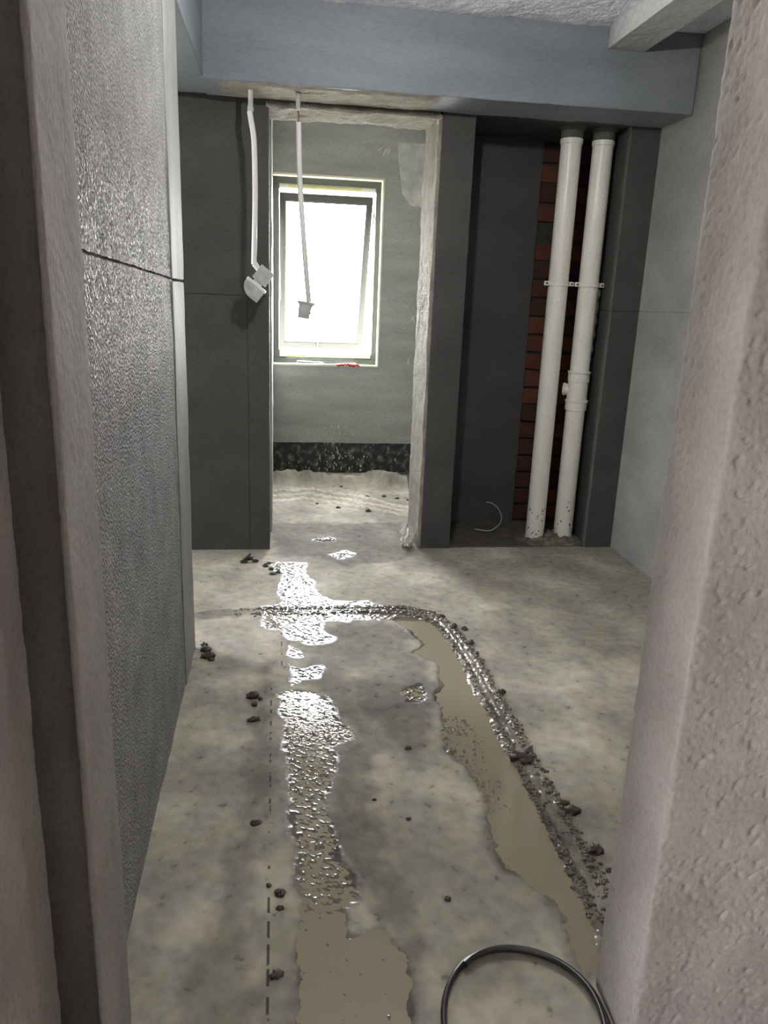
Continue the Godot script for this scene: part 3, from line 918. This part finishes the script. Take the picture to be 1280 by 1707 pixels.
func floor_material() -> StandardMaterial3D:
	var w := 896
	var h := 1792
	var n := FastNoiseLite.new()
	n.noise_type = FastNoiseLite.TYPE_SIMPLEX_SMOOTH
	n.fractal_octaves = 6
	n.seed = 401
	n.frequency = 0.006
	var broad := n.get_image(w, h)
	broad.convert(Image.FORMAT_L8)
	var bd := broad.get_data()
	n.seed = 402
	n.frequency = 0.05
	n.fractal_octaves = 5
	var grain := n.get_image(w, h)
	grain.convert(Image.FORMAT_L8)
	var gd := grain.get_data()
	n.seed = 403
	n.frequency = 0.018
	var mid := n.get_image(w, h)
	mid.convert(Image.FORMAT_L8)
	var md := mid.get_data()
	var alb := PackedByteArray()
	alb.resize(w * h * 3)
	var rou := PackedByteArray()
	rou.resize(w * h)
	var sx := (FX1 - FX0) / w
	var sz := (FZ1 - FZ0) / h
	for j in h:
		var z := FZ0 + (j + 0.5) * sz
		for i in w:
			var x := FX0 + (i + 0.5) * sx
			var at := j * w + i
			var b := bd[at] / 255.0
			var g := gd[at] / 255.0
			var m := md[at] / 255.0
			var wob := (m - 0.5) * 0.05
			var wet := smoothstep(0.022, -0.012, sample(f_wet, x, z) + wob)
			var pool := smoothstep(0.03, -0.01, sample(f_pool, x, z) + wob)
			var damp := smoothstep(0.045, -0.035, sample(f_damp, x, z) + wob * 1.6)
			var rut := smoothstep(0.065, 0.03, sample(f_rut, x, z) + wob)
			var v := 0.508 + (b - 0.5) * 0.18 + (g - 0.5) * 0.08 + (m - 0.5) * 0.06 + 0.12 * smoothstep(0.03, 0.012, absf(sample(f_trail, x, z)) + wob * 0.6)
			v += 0.02 * smoothstep(0.62, 0.75, b)
			if g < 0.22:
				v -= (0.22 - g) * 0.9
			var warm := 0.042 + (m - 0.5) * 0.03
			# a darker tone on the niche floor, and grey mortar round the pipe feet
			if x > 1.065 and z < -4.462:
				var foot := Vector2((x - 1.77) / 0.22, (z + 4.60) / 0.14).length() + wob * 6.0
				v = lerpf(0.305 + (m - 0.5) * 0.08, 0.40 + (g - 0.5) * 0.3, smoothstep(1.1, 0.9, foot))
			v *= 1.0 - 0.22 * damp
			v *= 1.0 - 0.30 * wet
			v *= 1.0 - 0.22 * pool
			v *= 1.0 - 0.12 * rut
			var rgh := 0.9 - damp * 0.08 - (g - 0.5) * 0.15
			rgh = lerpf(rgh, 0.14, maxf(maxf(wet, pool * 0.9), rut * 0.9))
			# the snapped ink line along the floor
			var dx := absf(x + 0.02)
			if z > -2.75 and dx < 0.0032 and (g > 0.56 or z > -1.62 and fposmod(z * 14.0, 1.0) < 0.62):
				v *= 0.45
			if z < -2.9 and z > -4.2 and absf(x - 0.025) < 0.0035 and g > 0.55:
				v *= 0.55
			alb[at * 3] = int(clampf(v * (1.0 + warm), 0.0, 1.0) * 255.0)
			alb[at * 3 + 1] = int(clampf(v, 0.0, 1.0) * 255.0)
			alb[at * 3 + 2] = int(clampf(v * (1.0 - warm * 2.2), 0.0, 1.0) * 255.0)
			rou[at] = int(clampf(rgh, 0.05, 1.0) * 255.0)
	var s := StandardMaterial3D.new()
	s.resource_name = "stained wet screed"
	s.texture_repeat = false
	s.albedo_texture = ImageTexture.create_from_image(Image.create_from_data(w, h, false, Image.FORMAT_RGB8, alb))
	s.roughness = 1.0
	s.roughness_texture = ImageTexture.create_from_image(Image.create_from_data(w, h, false, Image.FORMAT_L8, rou))
	s.roughness_texture_channel = BaseMaterial3D.TEXTURE_CHANNEL_RED
	s.metallic_specular = 0.3
	grain.convert(Image.FORMAT_RGBA8)
	grain.bump_map_to_normal_map(2.0)
	s.normal_enabled = true
	s.normal_scale = 0.3
	s.normal_texture = ImageTexture.create_from_image(grain)
	return s


# ------------------------------------------------------------------ things
func build_lamp(at: Vector3, energy: float):
	var t := group("pendant_bulb", self, Vector3(at.x, CEIL, at.z))
	var st := begin()
	var drop := CEIL - at.y
	add_tube(st, [Vector3(0, 0, 0), Vector3(0, -drop + 0.07, 0)], [0.004], 8)
	commit("cord", st, M.handle, t)
	st = begin()
	add_tube(st, [Vector3(0, -drop + 0.08, 0), Vector3(0, -drop + 0.03, 0)], [0.016, 0.018], 12)
	commit("socket", st, M.handle, t)
	var s := SphereMesh.new()
	s.radius = 0.032
	s.height = 0.064
	s.material = M.lamp
	var b := MeshInstance3D.new()
	b.name = "bulb"
	b.mesh = s
	b.position = Vector3(0, -drop, 0)
	t.add_child(b)
	var l := OmniLight3D.new()
	l.name = "bulb_light"
	l.light_color = Color(1.0, 0.99, 0.97)
	l.light_energy = energy
	l.light_size = 0.03
	l.omni_range = 30.0
	l.omni_attenuation = 2.0
	l.shadow_enabled = true
	l.position = Vector3(0, -drop, 0)
	t.add_child(l)
	tag(t, "bare white bulb hanging on a short cord from the ceiling", "light bulb")


func build_pipes():
	for k in 2:
		var x: float = [1.668, 1.858][k]
		var z := -4.60
		var t := group("drain_pipe", self, Vector3(x, 0, z))
		var r := 0.059
		var st := begin()
		add_tube(st, [Vector3(0, 0.02, 0), Vector3(0, 0.8, 0), Vector3(0, 1.6, 0), Vector3(0, 2.40, 0)], [r], 32)
		commit("pipe", st, M.pvc, t)
		st = begin()
		var top := SOFFIT + 0.002
		add_tube(st, [Vector3(0, 2.372, 0), Vector3(0, 2.374, 0), Vector3(0, 2.40, 0), Vector3(0, 2.402, 0)], [r, r + 0.005, r + 0.005, r], 32)
		commit("collar", st, M.pvc, t)
		st = begin()
		add_tube(st, [Vector3(0, 2.395, 0), Vector3(0, top - 0.02, 0), Vector3(0, top, 0)], [r + 0.003, r + 0.004, r + 0.02], 32)
		commit("sleeve", st, M.sleeve, t)
		# clamp with two ears and bolts
		var cy := 1.612
		var cl := begin()
		add_tube(cl, [Vector3(0, cy - 0.013, 0), Vector3(0, cy - 0.012, 0), Vector3(0, cy + 0.012, 0), Vector3(0, cy + 0.013, 0)], [r, r + 0.005, r + 0.005, r], 32, false)
		add_box(cl, Vector3(-r - 0.032, cy - 0.013, 0.004), Vector3(-r + 0.01, cy + 0.013, 0.020), 0.004)
		add_box(cl, Vector3(r - 0.01, cy - 0.013, 0.004), Vector3(r + 0.032, cy + 0.013, 0.020), 0.004)
		var clamp_ := commit("pipe_clamp", cl, M.pvc, t)
		for sgn in [-1.0, 1.0]:
			var bo := begin()
			add_tube(bo, [Vector3(sgn * (r + 0.018), cy, 0.018), Vector3(sgn * (r + 0.018), cy, 0.026)], [0.006], 8)
			commit("bolt", bo, M.handle, clamp_)
		# splashes of mortar stuck to the foot
		var sp := begin()
		for i in 44:
			var an := rng.randf_range(-0.4, PI + 0.4)
			var yy := 0.06 + 0.22 * pow(rng.randf(), 1.8)
			var rad := rng.randf_range(0.0012, 0.0055)
			var c := Vector3(cos(an) * r, yy, sin(an) * r)
			add_tube(sp, [c - Vector3(0, rad, 0), c + Vector3(0, 0, 0), c + Vector3(0, rad * 1.3, 0)], [rad * 0.4, rad, rad * 0.3], 6)
		commit("mortar_splash", sp, M.sleeve, t)
		if k == 0:
			tag(t, "plain white drain pipe next to the brickwork in the niche", "pipe", "")
		else:
			# inspection fitting between two couplings
			for cyl in [1.076, 0.900]:
				var co := begin()
				add_tube(co, [Vector3(0, cyl - 0.040, 0), Vector3(0, cyl - 0.038, 0), Vector3(0, cyl + 0.012, 0), Vector3(0, cyl + 0.014, 0), Vector3(0, cyl + 0.024, 0), Vector3(0, cyl + 0.025, 0)], [r, r + 0.007, r + 0.007, r + 0.012, r + 0.012, r], 32)
				commit("coupling", co, M.pvc, t)
			var fi := begin()
			add_tube(fi, [Vector3(0, 0.91, 0), Vector3(0, 1.04, 0)], [r + 0.003], 32)
			commit("fitting", fi, M.pvc, t)
			var ca := begin()
			var dirc := Vector3(-0.86, 0, -0.5)
			add_tube(ca, [dirc * (r - 0.01) + Vector3(0, 0.985, 0), dirc * (r + 0.018) + Vector3(0, 0.985, 0), dirc * (r + 0.019) + Vector3(0, 0.985, 0), dirc * (r + 0.030) + Vector3(0, 0.985, 0)], [0.036, 0.036, 0.041, 0.038], 24)
			commit("inspection_cap", ca, M.conduit, t)
			# hardened foam running down the right side below the clamp
			var fo := begin()
			var run := []
			var rr := []
			for i in 15:
				var an := 0.25 + 0.12 * sin(i * 1.7)
				run.append(Vector3(cos(an) * (r - 0.002), 1.585 - i * 0.030, sin(an) * (r - 0.002)))
				rr.append(0.018 + 0.006 * sin(i * 2.3) - 0.0007 * i)
			add_tube(fo, run, rr, 10)
			commit("foam_run", fo, M.sleeve, t)
			tag(t, "right white drain pipe with couplings and a round inspection cap", "pipe", "")


func build_conduits():
	# left conduit: stub from the beam, tube, broken box at its end
	var t := group("hanging_conduit", self, Vector3(-0.122, SOFFIT, -4.24))
	var st := begin()
	add_tube(st, [Vector3(0, 0.005, 0), Vector3(-0.002, -0.10, 0)], [0.0125, 0.0125], 12)
	add_tube(st, [Vector3(-0.002, -0.085, 0), Vector3(-0.002, -0.108, 0)], [0.015, 0.015], 12)
	commit("ceiling_stub", st, M.box_gray, t)
	st = begin()
	var path := smooth_path([Vector3(-0.006, -0.108, 0.004), Vector3(0.001, -0.15, 0.006), Vector3(0.012, -0.22, 0.004), Vector3(0.016, -0.32, 0.0), Vector3(0.017, -0.50, 0.0), Vector3(0.012, -0.70, 0.0), Vector3(0.008, -0.825, 0.0)])
	add_tube(st, path, [0.0135], 14)
	commit("conduit", st, M.conduit, t)
	var jb := group("junction_box", t, Vector3(0.006, -0.83, 0.0))
	jb.rotation = Vector3(0, 0, deg_to_rad(-38.0))
	st = begin()
	add_tube(st, [Vector3(0.0, 0.010, 0), Vector3(0.028, 0.002, 0), Vector3(0.05, -0.002, 0)], [0.016, 0.014, 0.014], 12)
	commit("neck", st, M.conduit, jb)
	st = begin()
	add_box(st, Vector3(0.030, -0.050, -0.03), Vector3(0.112, 0.032, 0.03), 0.004)
	commit("box_body", st, M.box_gray, jb)
	st = begin()
	add_box(st, Vector3(0.012, -0.076, -0.034), Vector3(0.132, -0.060, 0.034), 0.004)
	add_box(st, Vector3(0.045, -0.064, -0.020), Vector3(0.095, -0.045, 0.020), 0.002)
	commit("box_rim", st, M.conduit, jb)
	st = begin()
	var half := PackedVector2Array([Vector2(0.014, -0.074)])
	for i in 9:
		var an := PI + PI * 0.5 * i / 8.0
		half.append(Vector2(0.085 + 0.071 * cos(an), -0.080 + 0.060 * sin(an)))
	half.append(Vector2(0.128, -0.138))
	half.append(Vector2(0.128, -0.074))
	add_prism(st, half, -0.030, 0.030)
	commit("box_half", st, M.box_gray, jb)
	tag(t, "white conduit over the left pier ending in a broken box", "conduit")
	# right conduit: hangs into the doorway by a rusty wire
	var u := group("hanging_conduit", self, Vector3(0.109, SOFFIT, -4.24))
	st = begin()
	add_tube(st, [Vector3(0, 0.005, 0), Vector3(0.0, -0.04, 0), Vector3(0.0, -0.085, 0)], [0.012, 0.012, 0.010], 12)
	commit("ceiling_stub", st, M.box_gray, u)
	st = begin()
	add_tube(st, smooth_path([Vector3(0.0, -0.08, 0), Vector3(0.004, -0.11, 0.003), Vector3(0.002, -0.14, 0), Vector3(0.004, -0.17, 0)]), [0.003], 6)
	commit("rusty_wire", st, M.rust, u)
	st = begin()
	add_tube(st, smooth_path([Vector3(0.004, -0.140, 0), Vector3(0.006, -0.25, 0), Vector3(0.012, -0.41, 0), Vector3(0.029, -0.64, 0), Vector3(0.050, -0.87, 0), Vector3(0.064, -1.005, 0)]), [0.0135], 14)
	commit("conduit", st, M.conduit, u)
	var jc := group("junction_box", u, Vector3(0.047, -1.008, 0))
	jc.rotation = Vector3(0, 0, deg_to_rad(-7.0))
	st = begin()
	var prof := PackedVector2Array([Vector2(-0.040, 0.004), Vector2(0.044, 0.004), Vector2(0.044, -0.008), Vector2(0.036, -0.014), Vector2(0.034, -0.030), Vector2(0.030, -0.040), Vector2(0.036, -0.052), Vector2(0.028, -0.060), Vector2(0.030, -0.082), Vector2(-0.032, -0.082), Vector2(-0.034, -0.014), Vector2(-0.042, -0.004)])
	add_prism(st, prof, -0.028, 0.028)
	commit("box_body", st, M.box_gray, jc)
	st = begin()
	add_box(st, Vector3(-0.045, -0.008, -0.032), Vector3(0.048, 0.006, 0.032), 0.003)
	commit("box_rim", st, M.box_gray, jc)
	tag(u, "white conduit hanging before the window with a square box", "conduit")


func build_hose():
	var st := begin()
	var pts := []
	var c := Vector2(0.53, -1.235)
	for i in 64:
		var an := deg_to_rad(-30.0 + i * 8.2)
		var lap := i / 44.0
		var rad := 0.182 - 0.010 * lap
		var p := c + Vector2(cos(an) * rad, -sin(an) * rad * 1.08)
		var wob := 0.004 * sin(an * 3.0)
		pts.append(Vector3(minf(p.x + wob, 0.708), 0.0095 + (0.013 if i > 44 else 0.0) * smoothstep(44.0, 50.0, i), p.y))
	add_tube(st, pts, [0.0072], 12)
	var o := commit("hose", st, M.rubber)
	tag(o, "dark rubber hose looped on the floor by the right jamb", "hose")


func build_small_things():
	var lumps := []
	for i in 5:
		lumps.append(lump_mesh(300 + i, M.clod))
	# each clod: x, z, size, how to find it; clods that only a cluster tells apart share its label
	var wall_ := "mud clods below the left wall's corner"
	var pier := "mud crumbs at the foot of the left pier"
	var ink := "mud crumbs along the ink line"
	var rut_ := "mud clods along the curved rut"
	var far_ := "mud crumbs in the far room"
	var bare := "crumbs on the bare screed"
	var clods := [
		[-0.30, -3.09, 0.022, wall_, "middle dark clod of the pile below the left wall's corner"],
		[-0.31, -3.14, 0.016, wall_, "rearmost dark clod of the pile below the left wall's corner"],
		[-0.285, -3.03, 0.024, wall_, "largest dark clod of the pile below the left wall's corner"],
		[-0.27, -3.0, 0.012, wall_, "smallest dark clod nearest the camera below the left wall's corner"],
		[-0.18, -4.22, 0.018, pier, "leftmost dark crumb at the foot of the left pier"],
		[-0.16, -4.27, 0.02, pier, "dark crumb against the left pier just behind the splinter"],
		[-0.12, -4.23, 0.016, pier, "dark crumb right of the splinter at the left pier"],
		[-0.04, -4.2, 0.012, pier, "tiny dark crumb nearest the doorway's left corner"],
		[-0.06, -4.15, 0.018, pier, "flat dark crumb at the rear edge of the branching puddle"],
		[-0.03, -4.1, 0.016, pier, "dark crumb on the branching puddle's left bank, rear one of three"],
		[-0.02, -4.02, 0.014, pier, "dark crumb on the branching puddle's left bank, front one of three"],
		[0.01, -4.05, 0.016, pier, "dark crumb standing in the branching puddle's left edge"],
		[-0.09, -2.68, 0.022, ink, "largest dark clod left of the ink line by the long puddle's start"],
		[-0.06, -2.66, 0.012, ink, "small dark crumb touching the largest clod by the ink line"],
		[-0.08, -2.62, 0.012, ink, "small dark crumb just in front of the largest clod by the ink line"],
		[-0.08, -2.51, 0.016, ink, "lone dark clod left of the ink line, second cluster from the doorway"],
		[-0.06, -1.94, 0.013, ink, "lone dark clod left of the ink line halfway to the camera"],
		[0.01, -1.66, 0.014, ink, "dark clod between ink line and long puddle, larger of a pair"],
		[0.01, -1.61, 0.009, ink, "dark crumb between ink line and long puddle, smaller of a pair"],
		[-0.02, -1.69, 0.007, ink, "tiny dark crumb lying right on the ink line"],
		[0.0, -1.41, 0.013, ink, "dark clod beside the long ink dashes nearest the camera"],
		[0.80, -3.40, 0.014, rut_, "small dark clod where the rut starts to bend"],
		[0.83, -3.27, 0.02, rut_, "dark clod on the rut's outer bend"],
		[0.88, -3.25, 0.016, rut_, "dark clod lying clear of the rut beyond its bend"],
		[0.87, -3.1, 0.018, rut_, "dark clod right after the bend on the rut's outer bank"],
		[0.87, -2.99, 0.012, rut_, "small dark crumb on the rut's outer bank past the bend"],
		[0.88, -2.64, 0.020, rut_, "lone dark clod on the rut's outer bank beside the pool's widest part"],
		[0.825, -2.19, 0.030, rut_, "largest dark lump, sitting on the rut itself midway along the pool"],
		[0.86, -2.23, 0.015, rut_, "dark clod touching the largest lump on its right"],
		[0.895, -1.91, 0.020, rut_, "dark clod on the outer bank in front of the largest lump"],
		[0.885, -1.95, 0.014, rut_, "small dark clod tucked behind the front outer bank clod"],
		[0.90, -1.74, 0.022, rut_, "dark clod on bare floor closest to the right jamb"],
		[0.91, -1.66, 0.010, rut_, "tiny dark crumb at the right jamb's edge by the rut"],
		[0.66, -5.3, 0.018, far_, "largest dark crumb in the far room's middle"],
		[0.83, -5.71, 0.018, far_, "dark crumb in the far room's right rear"],
		[0.92, -5.64, 0.014, far_, "dark crumb at the far room's right edge by the door reveal"],
		[0.7, -5.72, 0.012, far_, "small dark crumb left of the far room's right rear one"],
		[0.45, -5.38, 0.014, far_, "dark crumb left of the far room's largest one"],
		[0.30, -5.50, 0.010, far_, "tiny dark crumb leftmost in the far room"],
		[1.0, -5.6, 0.012, far_, "small dark crumb half behind the door reveal in the far room"],
		[0.52, -6.0, 0.012, far_, "dark crumb rearmost in the far room below the window"],
		[0.45, -2.29, 0.011, bare, "largest lone dark crumb on bare screed between puddle and pool"],
		[0.39, -1.92, 0.007, bare, "tiny dark crumb on bare screed, right one of a near pair"],
		[0.30, -2.02, 0.006, bare, "tiny dark crumb on bare screed, left one of a near pair"],
		[0.44, -1.60, 0.008, bare, "tiny dark crumb on bare screed nearest the hose loop"],
	]
	for count in clods.size():
		var p: Array = clods[count]
		var o := MeshInstance3D.new()
		o.name = "mud_clod"
		o.mesh = lumps[count % 5]
		add_child(o, true)
		var s: float = p[2] * 0.85
		o.transform = Transform3D(Basis(Vector3.UP, count * 1.9).scaled(Vector3(s * rng.randf_range(0.9, 1.5), s * 0.75, s)), Vector3(p[0], floor_height(p[0], p[1]) + s * 0.28, p[1]))
		tag(o, p[4], "mud clod", p[3])
	# wet crumbs squeezed up along the rut: nobody could count them
	var mm := MultiMesh.new()
	mm.transform_format = MultiMesh.TRANSFORM_3D
	mm.mesh = lump_mesh(320, M.mud, 0.5, 5)
	mm.instance_count = 2600
	var rut := outline(RUT)
	for i in mm.instance_count:
		var u := pow(rng.randf(), 0.85) * 15.0 + 0.6
		var k := mini(int(u), rut.size() - 2)
		var a := rut[k].lerp(rut[k + 1], u - k)
		var side := (rut[k + 1] - rut[k]).orthogonal().normalized()
		var off := (0.032 if rng.randf() < 0.5 else -0.032) + rng.randfn(0.0, 0.011)
		a += side * off
		var s := 0.0012 + 0.0048 * pow(rng.randf(), 2.0)
		mm.set_instance_transform(i, Transform3D(Basis(Vector3.UP, rng.randf() * TAU).scaled(Vector3(s * 1.3, s, s)), Vector3(a.x, floor_height(a.x, a.y) + s * 0.2, a.y)))
	var mi := MultiMeshInstance3D.new()
	mi.name = "mud_crumbs"
	mi.multimesh = mm
	add_child(mi)
	tag(mi, "glistening wet crumbs of mud heaped along the curved rut", "mud", "", "stuff")
	# crumpled plastic at the foot of the doorway's right jamb
	var st := begin()
	st.set_smooth_group(-1)
	var grid := []
	for i in 10:
		var row := []
		for j in 16:
			var th := PI * i / 9.0
			var ph := TAU * j / 16.0
			var d := Vector3(sin(th) * cos(ph), cos(th), sin(th) * sin(ph))
			row.append(d * rng.randf_range(0.62, 1.18) * Vector3(0.045, 0.066, 0.040) * (1.0 + 0.5 * maxf(0.0, d.y) * absf(sin(ph * 1.5))))
		grid.append(row)
	for i in 9:
		for j in 16:
			var j2 := (j + 1) % 16
			for p in [grid[i][j], grid[i][j2], grid[i + 1][j2], grid[i][j], grid[i + 1][j2], grid[i + 1][j]]:
				st.add_vertex(p)
	var bag := commit("plastic_wrapper", st, M.plastic, self, true)
	bag.position = Vector3(0.81, 0.052, -4.50)
	tag(bag, "crumpled pale plastic wrapper at the doorway's right foot", "wrapper")
	# loop of pale wire in the dark niche
	st = begin()
	add_tube(st, smooth_path([Vector3(1.30, 0.045, -4.72), Vector3(1.40, 0.040, -4.70), Vector3(1.49, 0.075, -4.78), Vector3(1.50, 0.13, -4.85), Vector3(1.46, 0.17, -4.90), Vector3(1.42, 0.175, -4.92)]), [0.0025], 6)
	var lw := commit("wire_loop", st, M.wire)
	tag(lw, "thin pale wire curled up on the dark niche floor", "wire")
	# splinter by the left pier
	st = begin()
	add_tube(st, [Vector3(-0.20, 0.010, -4.20), Vector3(-0.15, 0.045, -4.235), Vector3(-0.145, 0.05, -4.24)], [0.006, 0.007, 0.004], 6)
	var sp := commit("splinter", st, M.clod)
	tag(sp, "short dark splinter leaning among crumbs before the left pier", "splinter")
